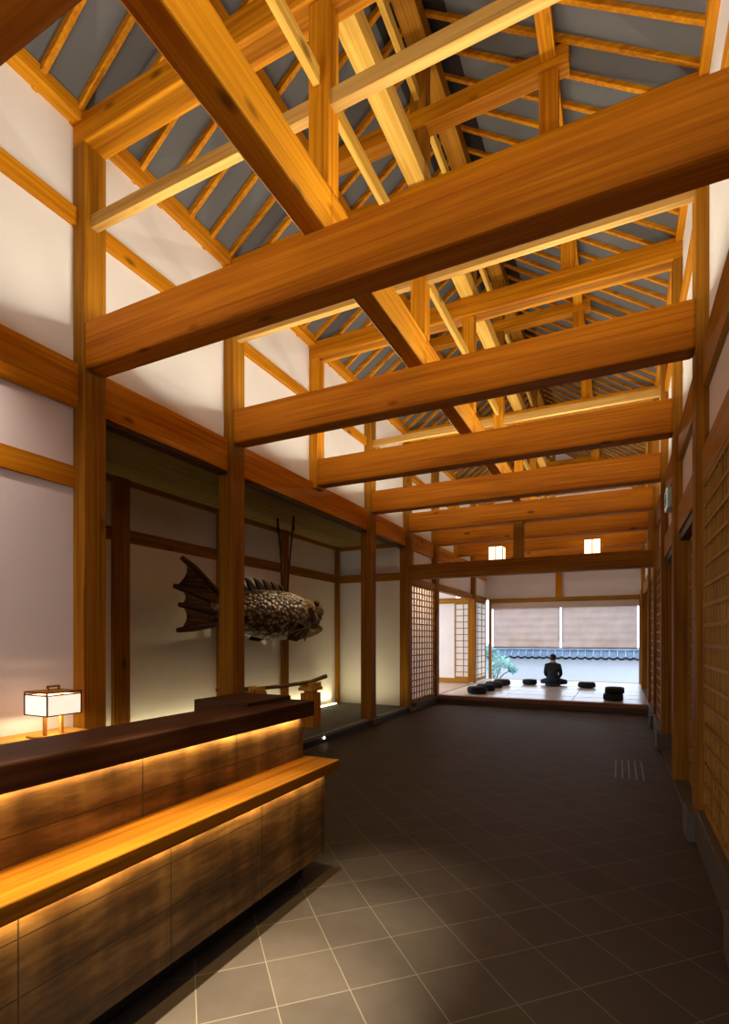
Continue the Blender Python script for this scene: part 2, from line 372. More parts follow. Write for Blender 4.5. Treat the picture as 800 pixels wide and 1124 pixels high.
# rafters: one built per slope, the rest copied
def rafter(side):
    bm = nb(); w_, h_ = 0.021, 0.072
    xs = (-4.35, CX - .02) if side < 0 else (CX + .02, 1.05)
    zz = [5.69 + ROOFK * ((x + 3.78) if side < 0 else (0.48 - x)) for x in xs]
    v = [bm.verts.new((x, yy, z + dz)) for x, z in zip(xs, zz) for dz in (0, h_) for yy in (-w_, w_)]
    for q in ((0, 1, 5, 4), (2, 6, 7, 3), (0, 4, 6, 2), (1, 3, 7, 5), (0, 2, 3, 1), (4, 5, 7, 6)): bm.faces.new([v[i] for i in q])
    return obj('rafter', bm, WOOD[0], bev=0.003, seg=1)
for s, nn in ((-1, 'alcove'), (1, 'screen')):
    r0 = rafter(s)
    tag(r0, 'slim cedar rafter under grey boards on the roof slope above the %s side' % nn, 'rafter', 'rafters of the %s-side slope' % nn)
    n = 0
    for i in range(-3, 52):
        y = 2.43 + 0.295 * i
        o = r0 if n == 0 else r0.copy()
        if n: COL.objects.link(o)
        o.location.y = y; n += 1
# long wall plates, rails and girts of the shell
sbox('trim_wall_plate_alcove', (-3.96, -3.82, -3.1, 16.98, 5.60, 5.715), WOOD[1], 0.006)
sbox('trim_wall_plate_screen', (0.52, 0.66, -3.1, 16.98, 5.60, 5.715), WOOD[1], 0.006)
sbox('trim_clerestory_rail_alcove', (-3.95, -3.885, -3.1, 16.98, 4.79, 4.93), WOOD[1], 0.004)
sbox('trim_clerestory_rail_screen', (0.545, 0.60, -3.1, 16.98, 4.79, 4.93), WOOD[1], 0.004)
sbox('trim_lamp_wall_rail', (-3.95, -3.905, -3.1, 2.75, 2.70, 2.87), WOOD[1], 0.004)
for k, (a, b) in enumerate(((-3.1, 2.75), (2.93, 4.52), (4.70, 8.06), (8.24, 9.83), (10.01, 11.6), (11.78, 16.98))):
    sbox('trim_girt_alcove_%d' % (k + 1), (-4.0, -3.87, a, b, 3.335, 3.69), WOOD[1], 0.012)
sbox('trim_kamoi_alcove', (-4.0, -3.88, 2.93, 9.83, 3.30, 3.325), DARKW[1])
for k, (a, b) in enumerate(((-3.1, 2.75), (2.93, 4.52), (4.70, 6.29), (6.47, 8.06), (8.24, 9.83), (10.01, 11.6), (11.78, 16.98))):
    sbox('trim_girt_screen_%d' % (k + 1), (0.545, 0.62, a, b, 3.33, 3.67), SMOOTH[1], 0.008)
    if k in (2, 3):
        sbox('trim_door_head_%d' % (k + 1), (0.54, 0.66, a, b, 2.58, 2.86), SMOOTH[1], 0.006)
    else:
        sbox('trim_screen_head_%d' % (k + 1), (0.54, 0.66, a, b, 2.62, 2.88), SMOOTH[1], 0.006)
sbox('trim_transom_post_screen', (0.56, 0.60, 7.2, 7.26, 2.86, 3.33), SMOOTH[2])
# timber header across the hall in front of the raised room, with its posts
Y5 = FY(5)
beam('header_beam', (XL - .05, XR + .04, Y5 - .09, Y5 + .09, 2.67, 2.96), COLW, 'wide dark header beam crossing the hall below the lanterns', 'beam', None, 0.01)
beam('header_post', (CX - .09, CX + .09, Y5 - .08, Y5 + .08, 2.96, 3.63), COLW, 'stub post between the header beam and the tie beam above it', 'post', None, 0.006)
beam('header_post', (XL + .0, XL + .05, Y5 - .05, Y5 + .05, 2.96, 3.63), SMOOTH, 'thin stub post at the alcove end of the header beam', 'post', None, 0.004)
beam('header_post', (XR - .05, XR + .0, Y5 - .05, Y5 + .05, 2.96, 3.63), SMOOTH, 'thin stub post at the lattice wall end of the header beam', 'post', None, 0.004)
# alcove wall posts
for i, y in enumerate((4.36, 6.14, 7.78, 9.72)):
    lb = ('wide cedar post on the alcove back wall, beside the lamp-side column', 'cedar post on the alcove back wall behind the fish tail', 'cedar post on the alcove back wall behind the hanging cords', 'thin cedar corner post at the far end of the alcove')[i]
    hw = (0.11, 0.09, 0.085, 0.05)[i]
    beam('alcove_post', (-5.414, -5.35, y - hw, y + hw, 0.12, 3.42), COLW, lb, 'post', None, 0.005)
# stones under the columns
def plinth(b, label):
    return tag(box('column_stone', b, STONE, None, 0.015), label, 'stone base')
plinth((-4.05, -3.715, FY(4) - .16, FY(4) + .16, 0.0, 0.115), 'low grey stone under the freestanding column at the alcove step')
plinth((-4.05, -3.73, FY(5) - .15, FY(5) + .16, 0.0, 0.09), 'low grey stone under the column beside the pale lattice screen')
for k, lb in ((1, 'grey stone plinth at the end of the long kerb, below the first tie beam'), (2, 'grey stone plinth under the column beside the big lattice screen'), (4, 'grey stone plinth under the dark column past the doors'), (5, 'grey stone plinth under the column at the header beam')):
    plinth((0.44, 0.72, FY(k) - .14, FY(k) + .14, 0, 0.22), lb)
for i, (a, b) in enumerate(((-3.1, FY(1) - .14), (FY(1) + .14, FY(2) - .14), (FY(4) + .14, FY(5) - .14), (FY(5) + .14, 11.62))):
    sbox('baseboard_stone_kerb_%d' % (i + 1), (0.495, 0.72, a, b, 0, 0.25), STONE, 0.012)
sbox('baseboard_stone_kerb_alcove', (-4.0, -3.74, FY(5) + .16, 11.6, 0, 0.165), STONE, 0.012)
sbox('trim_door_sill', (0.50, 0.72, FY(2) + .14, FY(4) - .14, 0, 0.03), STONE, 0.004)

# ------------------------------------------------------------------ lattice screens and doors
def lattice(name, label, x, inner, y0, y1, z0, z1, back, pv, ph, cat='lattice screen', parent=None, mats=SMOOTH, backname='backing'):
    """screen in a plane of constant x; inner = +1 faces +x, -1 faces -x"""
    t = parent or thing(name, (x, (y0 + y1) / 2, z0), label, cat)
    bm = nb(); f = 0.055
    X0, X1 = sorted((x, x - inner * 0.05))
    bx(bm, X0, X1, y0, y0 + f, z0, z1); bx(bm, X0, X1, y1 - f, y1, z0, z1)
    bx(bm, X0, X1, y0 + f, y1 - f, z0, z0 + f); bx(bm, X0, X1, y0 + f, y1 - f, z1 - f, z1)
    obj('frame', bm, mats[2], t, 0.003, seg=1)
    bm = nb()
    a, b = sorted((x - inner * 0.006, x - inner * 0.026)); n = max(2, round((y1 - y0 - 2 * f) / pv))
    for i in range(1, n):
        y = y0 + f + (y1 - y0 - 2 * f) * i / n; bx(bm, a, b, y - .0125, y + .0125, z0 + f, z1 - f)
    a, b = sorted((x - inner * 0.001, x - inner * 0.022)); n = max(2, round((z1 - z0 - 2 * f) / ph))
    for i in range(1, n):
        z = z0 + f + (z1 - z0 - 2 * f) * i / n; bx(bm, a, b, y0 + f, y1 - f, z - .013, z + .013)
    obj('lattice_grid', bm, mats[2], t)
    a, b = sorted((x - inner * 0.050, x - inner * 0.056))
    box(backname, (a, b, y0 + .01, y1 - .01, z0 + .01, z1 - .01), back, t)
    return t
lattice('lattice_screen', 'large cedar lattice screen standing on the long stone kerb', 0.545, -1, FY(1) + .1, FY(2) - .1, 0.25, 2.64, TANPAPER, 0.115, 0.146)
lattice('lattice_screen', 'cedar lattice screen beside the first tie beam, before the large one', 0.545, -1, FY(0) + .1, FY(1) - .1, 0.25, 2.64, TANPAPER, 0.115, 0.146)
lattice('lattice_screen', 'narrow looking cedar lattice screen after the dark column past the doors', 0.545, -1, FY(4) + .1, FY(5) - .1, 0.25, 2.64, TANPAPER, 0.115, 0.146)
lattice('lattice_screen', 'cedar lattice screen between the header beam and the platform', 0.545, -1, FY(5) + .1, FY(6) - .1, 0.25, 2.64, TANPAPER, 0.115, 0.146)
lattice('lattice_screen', 'pale backed lattice screen beside the opening to the tatami room', -3.83, 1, FY(5) + .1, FY(6) - .1, 0.165, 2.62, PAPER, 0.17, 0.128)
sbox('trim_pale_screen_head', (-3.95, -3.82, FY(5) + .1, FY(6) - .1, 2.62, 2.74), SMOOTH[1], 0.004)
sbox('trim_annex_opening_head', (-4.0, -3.86, FY(6) + .1, 16.9, 2.62, 2.78), SMOOTH[1], 0.004)
for i in range(2):
    t = thing('door_%d' % (i + 1), (0.60, FY(2 + i) + .885, .03), 'lattice sliding door %s the exit sign' % ('before' if i == 0 else 'after'), 'sliding door')
    t['kind'] = 'structure'
    y0, y1 = FY(2 + i) + .1, FY(3 + i) - .1
    mid = (y0 + y1) / 2
    # two leaves per opening, lapped
    for j, (a, b, x) in enumerate(((y0, mid + .03, .585), (mid - .03, y1, .635))):
        leaf = bpy.data.objects.new('leaf', None); COL.objects.link(leaf); leaf.parent = t; leaf.location = (x - .60, (a + b) / 2 - t.location.y, 0)
        lattice('x', '', x, -1, a, b, 0.03, 2.50, TANPAPER, 0.19, 0.146, parent=leaf)
    box('pull', (0.573, 0.590, y0 + .16, y0 + .19, .95, 1.07), IRON, t, 0.004)
    box('track', (0.56, 0.69, y0, y1, 2.50, 2.58), BLACK, t)
# shoji of the annex and the tatami room
def shoji_x(label, y, x0, x1, z0, z1):
    t = thing('shoji_screen', ((x0 + x1) / 2, y, z0), label, 'shoji screen'); bm = nb(); f = .035
    bx(bm, x0, x0 + f, y, y + .03, z0, z1); bx(bm, x1 - f, x1, y, y + .03, z0, z1); bx(bm, x0 + f, x1 - f, y, y + .03, z0, z0 + .05); bx(bm, x0 + f, x1 - f, y, y + .03, z1 - f, z1)
    obj('frame', bm, SMOOTH[2], t)
    bm = nb(); n = 12
    for i in range(1, n):
        z = z0 + (z1 - z0) * i / n; bx(bm, x0 + f, x1 - f, y + .004, y + .018, z - .011, z + .011)
    xm = x0 + (x1 - x0) * .62; bx(bm, xm - .011, xm + .011, y + .004, y + .02, z0 + .05, z1 - f)
    obj('muntin_grid', bm, SMOOTH[2], t); box('paper', (x0 + .01, x1 - .01, y + .02, y + .024, z0 + .01, z1 - .01), PAPER, t)
shoji_x('white shoji screen beside the plain annex wall behind the column', 15.16, -4.42, -3.98, 0.30, 2.52)
def shoji_y(label, x, y0, y1, z0, z1):
    t = thing('shoji_screen', (x, (y0 + y1) / 2, z0), label, 'shoji screen'); bm = nb(); f = .05
    bx(bm, x - .03, x, y0, y0 + f, z0, z1); bx(bm, x - .03, x, y1 - f, y1, z0, z1); bx(bm, x - .03, x, y0 + f, y1 - f, z0, z0 + .10); bx(bm, x - .03, x, y0 + f, y1 - f, z1 - f, z1)
    obj('frame', bm, SMOOTH[2], t)
    bm = nb(); n = 13
    for i in range(1, n):
        z = z0 + (z1 - z0) * i / n; bx(bm, x - .018, x - .003, y0 + f, y1 - f, z - .012, z + .012)
    for q in (.33, .67):
        ym = y0 + (y1 - y0) * q; bx(bm, x - .02, x - .004, ym - .011, ym + .011, z0 + .1, z1 - f)
    obj('muntin_grid', bm, SMOOTH[2], t); box('paper', (x - .026, x - .022, y0 + .01, y1 - .01, z0 + .01, z1 - .01), PAPER, t)
shoji_y('white shoji screen between the tatami room column and the garden window', -3.88, FY(8) + .1, 16.9, 0.18, 2.62)

# ------------------------------------------------------------------ garden window, blinds
def blind_mat():
    m, nt, p = newmat('bamboo_blind')
    tc = N(nt, 'ShaderNodeTexCoord'); sep = N(nt, 'ShaderNodeSeparateXYZ'); nt.links.new(tc.outputs['Object'], sep.inputs[0])
    s = M(nt, 'FRACT', M(nt, 'MULTIPLY', sep.outputs[2], 60))
    nz = N(nt, 'ShaderNodeTexNoise'); nz.inputs['Scale'].default_value = 3; nz.inputs['Detail'].default_value = 4
    nt.links.new(tc.outputs['Object'], nz.inputs['Vector'])
    c = mixc(nt, M(nt, 'LESS_THAN', s, .25), ramp(nt, nz.outputs['Fac'], [(.3, (.56, .40, .32)), (.7, (.70, .55, .46))]), (.42, .29, .22))
    nt.links.new(c, p.inputs['Base Color']); p.inputs['Roughness'].default_value = .8
    tr = N(nt, 'ShaderNodeBsdfTranslucent'); nt.links.new(c, tr.inputs[0])
    tp = N(nt, 'ShaderNodeBsdfTransparent'); tp.inputs[0].default_value = (.95, .95, 1, 1)
    mx = N(nt, 'ShaderNodeMixShader'); mx.inputs[0].default_value = .30
    nt.links.new(p.outputs[0], mx.inputs[1]); nt.links.new(tr.outputs[0], mx.inputs[2])
    m2 = N(nt, 'ShaderNodeMixShader'); m2.inputs[0].default_value = .02
    nt.links.new(mx.outputs[0], m2.inputs[1]); nt.links.new(tp.outputs[0], m2.inputs[2])
    nt.links.new(m2.outputs[0], nt.nodes['Material Output'].inputs[0])
    return m
BL = blind_mat()
wroot = bpy.data.objects.new('window_1', None); COL.objects.link(wroot); wroot.location = (CX, 17.0, .18); struct(wroot, 'wide garden window across the end of the tatami room')
bm = nb(); bx(bm, -3.80, -3.72, 16.93, 17.07, .18, 2.60); bx(bm, .50, .58, 16.93, 17.07, .18, 2.60); obj('jamb', bm, SMOOTH[2], wroot, 0.004)
box('head', (-3.80, .58, 16.93, 17.07, 2.60, 2.74), SMOOTH[0], wroot, 0.004)
box('valance', (-3.72, .50, 16.95, 17.05, 2.42, 2.60), flat('pale_valance', (.62, .50, .40), .8), wroot)
box('sill', (-3.80, .58, 16.93, 17.10, .12, .185), SMOOTH[0], wroot, 0.004)
for i, (a, b, nm) in enumerate(((-3.66, -1.645, 'shoji'), (-1.585, .455, 'dark column'))):
    t = thing('bamboo_blind', ((a + b) / 2, 16.99, 1.2), 'lowered bamboo blind of the garden window on the %s side' % nm, 'blind', 'bamboo blinds')
    bm = nb()
    nz_ = 40
    rows = [[bm.verts.new((a + (b - a) * i_ / 2, 16.985 + .006 * math.sin(j * .9), 1.20 + (2.44 - 1.20) * j / nz_)) for i_ in range(3)] for j in range(nz_ + 1)]
    for r1, r2 in zip(rows, rows[1:]):
        for i_ in range(2): bm.faces.new((r1[i_], r1[i_ + 1], r2[i_ + 1], r2[i_]))
    obj('slat_sheet', bm, BL, t)
    box('bottom_rail', (a, b, 16.97, 17.0, 1.175, 1.205), SMOOTH[0], t, .003)
    bm = nb(); tube(bm, [(b - .03 if i == 0 else a + .03, 16.965, 1.36), (b - .03 if i == 0 else a + .03, 16.965, 2.42)], .006, 6); obj('pull_cord', bm, CLOTH, t)
beam('gable_post', (CX - .09, CX + .09, 16.90, 17.0, 2.74, 5.43), WOOD, 'stub post in the plaster above the garden window', 'post', None, .005)

# ------------------------------------------------------------------ garden
sbox('ground', (-40, 25, -20, 60, -0.6, -0.33), flat('white_gravel', (.50, .51, .53), .95, noise=.04, scale=30))
gw = thing('garden_wall', (-2, 23.1, -.33), 'long white garden wall with a grey tiled coping', 'wall')
box('wall_body', (-18, 12, 23.0, 23.25, -.33, .68), flat('white_garden_wall', (.48, .49, .50), .9, noise=.02), gw)
bm = nb()
TIL = flat('grey_roof_tile', (.15, .21, .28), .4, noise=.2, scale=4)
for s in (-1, 1):
    v = [bm.verts.new(p) for p in ((-18, 23.12 + s * .45, .70), (12, 23.12 + s * .45, .70), (12, 23.12, 1.0), (-18, 23.12, 1.0))]; bm.faces.new(v)
bmesh.ops.solidify(bm, geom=bm.faces[:], thickness=.04)
for i in range(84):
    x = -14 + i * .29; tube(bm, [(x, 22.64, .71), (x, 23.12, 1.03)], .022, 8)
tube(bm, [(-18, 23.12, 1.03), (12, 23.12, 1.03)], .09, 10)
obj('coping_tiles', bm, TIL, gw)
TIP = flat('tile_end_plaster', (.80, .84, .88), .7)
bm = nb()
for i in range(84):
    x = -14 + i * .29 + .145
    v = []
    for j in range(7):
        q = -1 + 2 * j / 6; v.append(bm.verts.new((x + q * .146, 22.57, .615 + .075 * q * q)))
    v2 = [bm.verts.new((p.co.x, p.co.y, p.co.z + .07)) for p in v]
    for j in range(6): bm.faces.new((v[j], v[j + 1], v2[j + 1], v2[j]))
bmesh.ops.solidify(bm, geom=bm.faces[:], thickness=.03)
obj('scalloped_tile_ends', bm, TIP, gw)
def leafy(name, label, cat, base, clumps, nleaf, size, green, stem_r, stuff=False):
    t = thing(name, base, label, cat)
    bm = nb()
    for (cx, cy, cz, r) in clumps:
        for _ in range(nleaf):
            d = Vector((random.gauss(0, 1), random.gauss(0, 1), random.gauss(0, 1))).normalized() * r * random.uniform(.35, 1) ** .6
            c = Vector((cx, cy, cz)) + d
            n1 = Vector((random.gauss(0, 1), random.gauss(0, 1), random.gauss(0, 1))).normalized(); n2 = n1.orthogonal().normalized(); s = size * random.uniform(.6, 1.3)
            m_ = n1 * s; k_ = n2 * s * .45
            bm.faces.new([bm.verts.new(c - m_), bm.verts.new(c + k_), bm.verts.new(c + m_), bm.verts.new(c - k_)])
    obj('foliage', bm, green, t)
    bm = nb()
    for (cx, cy, cz, r) in clumps: tube(bm, [base, ((base[0] + cx) / 2, (base[1] + cy) / 2, (base[2] + cz) / 2 + .1), (cx, cy, cz)], [stem_r, stem_r * .8, stem_r * .4], 7)
    obj('stem', bm, flat('bark', (.12, .09, .07), .9), t)
    return t
G1 = flat('blue_green_leaf', (.20, .38, .34), .6, noise=.35, scale=3); G2 = flat('mid_green_leaf', (.14, .26, .13), .6, noise=.4, scale=3)  # first green paled in colour to carry the overexposed haze outdoors
leafy('pine_shrub', 'blue green shrub before the white garden wall, beside the window jamb', 'shrub', (-4.5, 21.2, -.33), [(-4.6, 21.2, .78, .30), (-4.15, 21.1, .52, .28), (-3.8, 21.2, .25, .2), (-4.5, 21.0, .25, .3), (-4.9, 21.3, 1.0, .3)], 110, .08, G1, .03)
leafy('garden_tree', 'dark leafy tree behind the tiled garden wall near the shrub', 'tree', (-4.2, 27.0, -.33), [(-4.3, 27, 1.3, .5), (-3.7, 27, 1.15, .35), (-4.8, 27, 1.2, .4)], 220, .12, G2, .07)
leafy('garden_tree', 'pale leafy tree behind the tiled garden wall toward the dark column', 'tree', (-0.7, 27.5, -.33), [(-0.9, 27.5, 1.2, .35), (-.35, 27.5, 1.2, .38)], 200, .12, G1, .07)

# ------------------------------------------------------------------ tatami
TAT = flat('tatami_straw', (.74, .66, .56), .27, noise=.06, scale=12); HERI = flat('tatami_edge_cloth', (.42, .36, .28), .6)
first = None; n = 0
ys = [11.74 + 0.863 * i for i in range(6)]
for r, y in enumerate(ys):
    xs = [-3.78 + 1.436 * i for i in range(3)]
    for x in xs:
        if first is None:
            t = thing('tatami_mat', (x, y, .15), 'straw tatami mat with thin dark edging on the raised floor', 'tatami mat', 'tatami mats of the raised floor')
            box('mat', (x + .004, x + 1.432, y + .028, y + .835, .15, .178), TAT, t, .004, seg=1)
            box('edging', (x + .004, x + 1.432, y + .002, y + .028, .15, .1785), HERI, t); box('edging', (x + .004, x + 1.432, y + .835, y + .861, .15, .1785), HERI, t)
            first = t
        else:
            c = first.copy(); COL.objects.link(c); c.location = (x, y, .15)
            for ch in first.children:
                d = ch.copy(); COL.objects.link(d); d.parent = c

# ------------------------------------------------------------------ cushions
def zafu(loc, label, r=.20, h=.15, group=None):
    bm = nb()
    prof = [(r * .05, h * .93), (r * .5, h), (r * .85, h * .96), (r * .98, h * .78), (r, h * .5), (r * .98, h * .22), (r * .86, .012), (r * .3, 0)][::-1]
    lathe(bm, [(a, b) for a, b in prof], 32, wob=lambda q: .018 * math.sin(q * 2 * PI * 16))
    for v in bm.verts: v.co += Vector(loc)
    t = tag(obj('zafu_cushion', bm, CLOTH, None, 0, True, 'b'), label, 'cushion', group)
    bm = nb(); lathe(bm, [(.012, h * .93), (.022, h * .97), (.012, h * 1.0)], 12)
    for v in bm.verts: v.co += Vector(loc)
    obj('centre_button', bm, CLOTH, t, 0, True)
    return t
ZG = 'round black cushions'
for i, (x, y) in enumerate(((-3.03, 12.27), (-3.00, 13.05), (-2.97, 13.85), (-2.93, 14.68))):
    zafu((x, y, .18), 'round black cushion, %s from the platform edge in the row of four' % ORD[i + 1], .23, .17, ZG)
zafu((-2.28, 15.3, .18), 'round black cushion by itself between the row of four and the seated person', .20, .15, ZG)
zafu((-.78, 14.95, .18), 'round black cushion by itself between the seated person and the cushion stack', .22, .15, ZG)
PERSON_AT = (-1.64, 15.1, .18)
zafu((-1.64, 15.06, .18), 'round black cushion under the seated person', .20, .075, ZG)
def pillow(b, label):
    x0, x1, y0, y1, z0, z1 = b; bm = nb(); n = 10; vs = {}
    for s in (0, 1):
        for i in range(n + 1):
            for j in range(n + 1):
                u, v = i / n * 2 - 1, j / n * 2 - 1
                k = max(0, (1 - u ** 6)) * max(0, (1 - v ** 6)); zz = (z0 + z1) / 2 + (1 if s else -1) * (z1 - z0) / 2 * (.55 + .45 * k)
                vs[s, i, j] = bm.verts.new((x0 + (x1 - x0) * i / n, y0 + (y1 - y0) * j / n, zz))
    for i in range(n):
        for j in range(n):
            bm.faces.new([vs[1, a, c] for a, c in ((i, j), (i + 1, j), (i + 1, j + 1), (i, j + 1))]); bm.faces.new([vs[0, a, c] for a, c in ((i, j), (i, j + 1), (i + 1, j + 1), (i + 1, j))])
    for i in range(n):
        for e in ((i, 0, i + 1, 0), (i + 1, n, i, n)): bm.faces.new((vs[0, e[0], e[1]], vs[0, e[2], e[3]], vs[1, e[2], e[3]], vs[1, e[0], e[1]]))
        for e in ((0, i + 1, 0, i), (n, i, n, i + 1)): bm.faces.new((vs[0, e[0], e[1]], vs[0, e[2], e[3]], vs[1, e[2], e[3]], vs[1, e[0], e[1]]))
    return tag(obj('floor_cushion', bm, CLOTH, None, 0, True, 'b'), label, 'cushion', 'stacked square cushions')
pillow((-.31, .07, 12.0, 12.55, .18, .33), 'square black floor cushion, bottom one of the stack')
pillow((-.28, .09, 12.06, 12.62, .325, .45), 'square black floor cushion, top one of the stack')

# ------------------------------------------------------------------ seated person (seen from behind, cross-legged)
def person():
    px, py, pz = PERSON_AT
    SKIN = flat('skin', (.42, .25, .18), .6); HAIR = flat('black_hair', (.008, .007, .007), .7); ROBE = flat('black_jacket', (.010, .012, .020), .9); TROU = flat('navy_trousers', (.012, .017, .032), .9)
    J = {}; V = []; E = []; R = []
    def j(name, co, r, par=None):
        V.append(co); R.append(r if isinstance(r, tuple) else (r, r)); J[name] = len(V) - 1
        if par: E.append((J[par], J[name]))
    j('pelvis', (0, 0, .19), (.17, .115)); j('waist', (0, .01, .30), (.155, .11), 'pelvis'); j('chest', (0, .015, .44), (.16, .11), 'waist')
    j('upper', (0, .005, .555), (.125, .085), 'chest'); j('neck', (0, .015, .64), (.052, .052), 'upper'); j('skull', (0, .03, .715), (.066, .072), 'neck')
    j('head', (0, .03, .775), (.074, .088), 'skull'); j('crown', (0, .025, .83), (.052, .06), 'head')
    j('nose', (0, .118, .752), (.014, .014), 'skull')
    for s, n in ((-1, 'l'), (1, 'r')):
        j('ear' + n, (s * .086, .02, .755), (.014, .022), 'skull')
        j('sh' + n, (s * .165, .0, .56), (.070, .068), 'upper'); j('el' + n, (s * .20, .05, .33), (.056, .056), 'sh' + n); j('fa' + n, (s * .15, .20, .24), (.042, .042), 'el' + n); j('wr' + n, (s * .075, .275, .215), (.030, .026), 'fa' + n)
        j('pa' + n, (s * .025, .305, .205), (.038, .018), 'wr' + n)
        for f in range(4):
            a = (-s * (.012 + .0 * f), .29 + .018 * f, .198 + .004 * f)
            j('f%s%d' % (n, f), (s * .0 + a[0], a[1] + .01, a[2] - .004), .0095, 'pa' + n)
            j('t%s%d' % (n, f), (-s * (.045 - .004 * abs(f - 1)), .285 + .02 * f, .193 + .004 * f), .008, 'f%s%d' % (n, f))
        j('th1' + n, (s * .02, .285, .235), .010, 'pa' + n)
        j('hip' + n, (s * .11, .04, .13), (.105, .095), 'pelvis'); j('mid' + n, (s * .22, .15, .115), (.088, .085), 'hip' + n); j('kn' + n, (s * .335, .24, .105), (.066, .066), 'mid' + n)
        j('shn' + n, (s * .13, .37, .055), (.055, .052), 'kn' + n); j('ank' + n, (-s * .06, .40 + s * .03, .045), (.040, .038), 'shn' + n); j('toe' + n, (-s * .17, .37 + s * .03, .05), (.038, .026), 'ank' + n)
    me = bpy.data.meshes.new('person'); me.from_pydata([(a + px, b + py, c + pz) for a, b, c in V], E, []); o = bpy.data.objects.new('tmp', me); COL.objects.link(o)
    sk = o.modifiers.new('s', 'SKIN'); sk.use_smooth_shade = True
    for i, d in enumerate(me.skin_vertices[0].data): d.radius = R[i]; d.use_root = (i == 0)
    ss = o.modifiers.new('ss', 'SUBSURF'); ss.levels = 2; ss.render_levels = 2
    dg = bpy.context.evaluated_depsgraph_get(); m2 = bpy.data.meshes.new_from_object(o.evaluated_get(dg)); bpy.data.objects.remove(o)
    m2.materials.clear()
    for m in (SKIN, ROBE, TROU): m2.materials.append(m)
    for p in m2.polygons:
        c = p.center; z = c.z - pz; y = c.y - py; x = abs(c.x - px); p.use_smooth = True
        skin = z > .64 or (y > .262 and x < .085 and .15 < z < .26) or (y > .33 and z < .075 and x < .22 and (c.x - px) * 1 and x > .09)
        p.material_index = 0 if skin else (1 if (z > .205 and not (y > .30 and z < .21)) else 2)
    m2.name = 'person'
    b = bpy.data.objects.new('person', m2); COL.objects.link(b)
    tag(b, 'person in black sitting cross-legged on a round cushion, facing the garden', 'person')
    bm = nb(); bmesh.ops.create_uvsphere(bm, u_segments=24, v_segments=16, radius=1)
    for v in bm.verts: v.co = Vector((px + v.co.x * .086, py + .018 + v.co.y * .098, pz + .785 + v.co.z * .094))
    bmesh.ops.delete(bm, geom=[v for v in bm.verts if v.co.y > py + .055 and v.co.z < pz + .815], context='VERTS')
    bmesh.ops.delete(bm, geom=[v for v in bm.verts if v.co.z < pz + .715], context='VERTS')
    bmesh.ops.solidify(bm, geom=bm.faces[:], thickness=.012)
    obj('hair', bm, HAIR, b, 0, True)
    bm = nb(); tube(bm, [(px + .056 * math.cos(a * PI / 8), py + .015 + .056 * math.sin(a * PI / 8), pz + .622 + .006 * math.sin(a * PI / 8)) for a in range(17)], .013, 8, False); obj('collar', bm, ROBE, b, 0, True)
    FACE = flat('dark_iris', (.03, .02, .015), .4); LIP = flat('lips', (.32, .14, .11), .6)
    bm = nb()
    for s in (-1, 1):
        r = bmesh.ops.create_uvsphere(bm, u_segments=8, v_segments=6, radius=.009)
        for v in r['verts']: v.co = Vector((px + s * .031 + v.co.x * 1.5, py + .107 + v.co.y * .6, pz + .775 + v.co.z * .5))
    obj('eyes', bm, FACE, b, 0, True)
    bm = nb(); r = bmesh.ops.create_uvsphere(bm, u_segments=8, v_segments=6, radius=.01)
    for v in r['verts']: v.co = Vector((px + v.co.x * 2.1, py + .10 + v.co.y * .7, pz + .713 + v.co.z * .5))
    obj('mouth', bm, LIP, b, 0, True)
person()

# ------------------------------------------------------------------ lanterns of the tatami room
LAMP_E = emit('lantern_paper', (1, .76, .46), 2.0)
for i, (x, nm) in enumerate(((-2.74, 'alcove'), (-.56, 'lattice wall'))):
    t = thing('box_lantern', (x, 13.14, 3.32), 'lit square paper lantern on the tie beam, toward the %s side' % nm, 'lantern', 'box lanterns')
    y = 13.14; s = .17; z0, z1 = 3.32, 3.76
    box('paper_shade', (x - s, x + s, y - s, y + s, z0 + .02, z1 - .02), LAMP_E, t)
    bm = nb()
    for dx in (-1, 0, 1):
        for dy in (-1, 1):
            bx(bm, x + dx * (s + .004) - .009, x + dx * (s + .004) + .009, y + dy * (s + .004) - .009, y + dy * (s + .004) + .009, z0, z1)
    for z in (z0, z1 - .02): bx(bm, x - s - .012, x + s + .012, y - s - .012, y + s + .012, z, z + .02)
    obj('frame', bm, SMOOTH[2], t)
    box('bracket', (x - .03, x + .03, y + s, FY(7) - .1, z1 - .14, z1 - .08), SMOOTH[1], t)

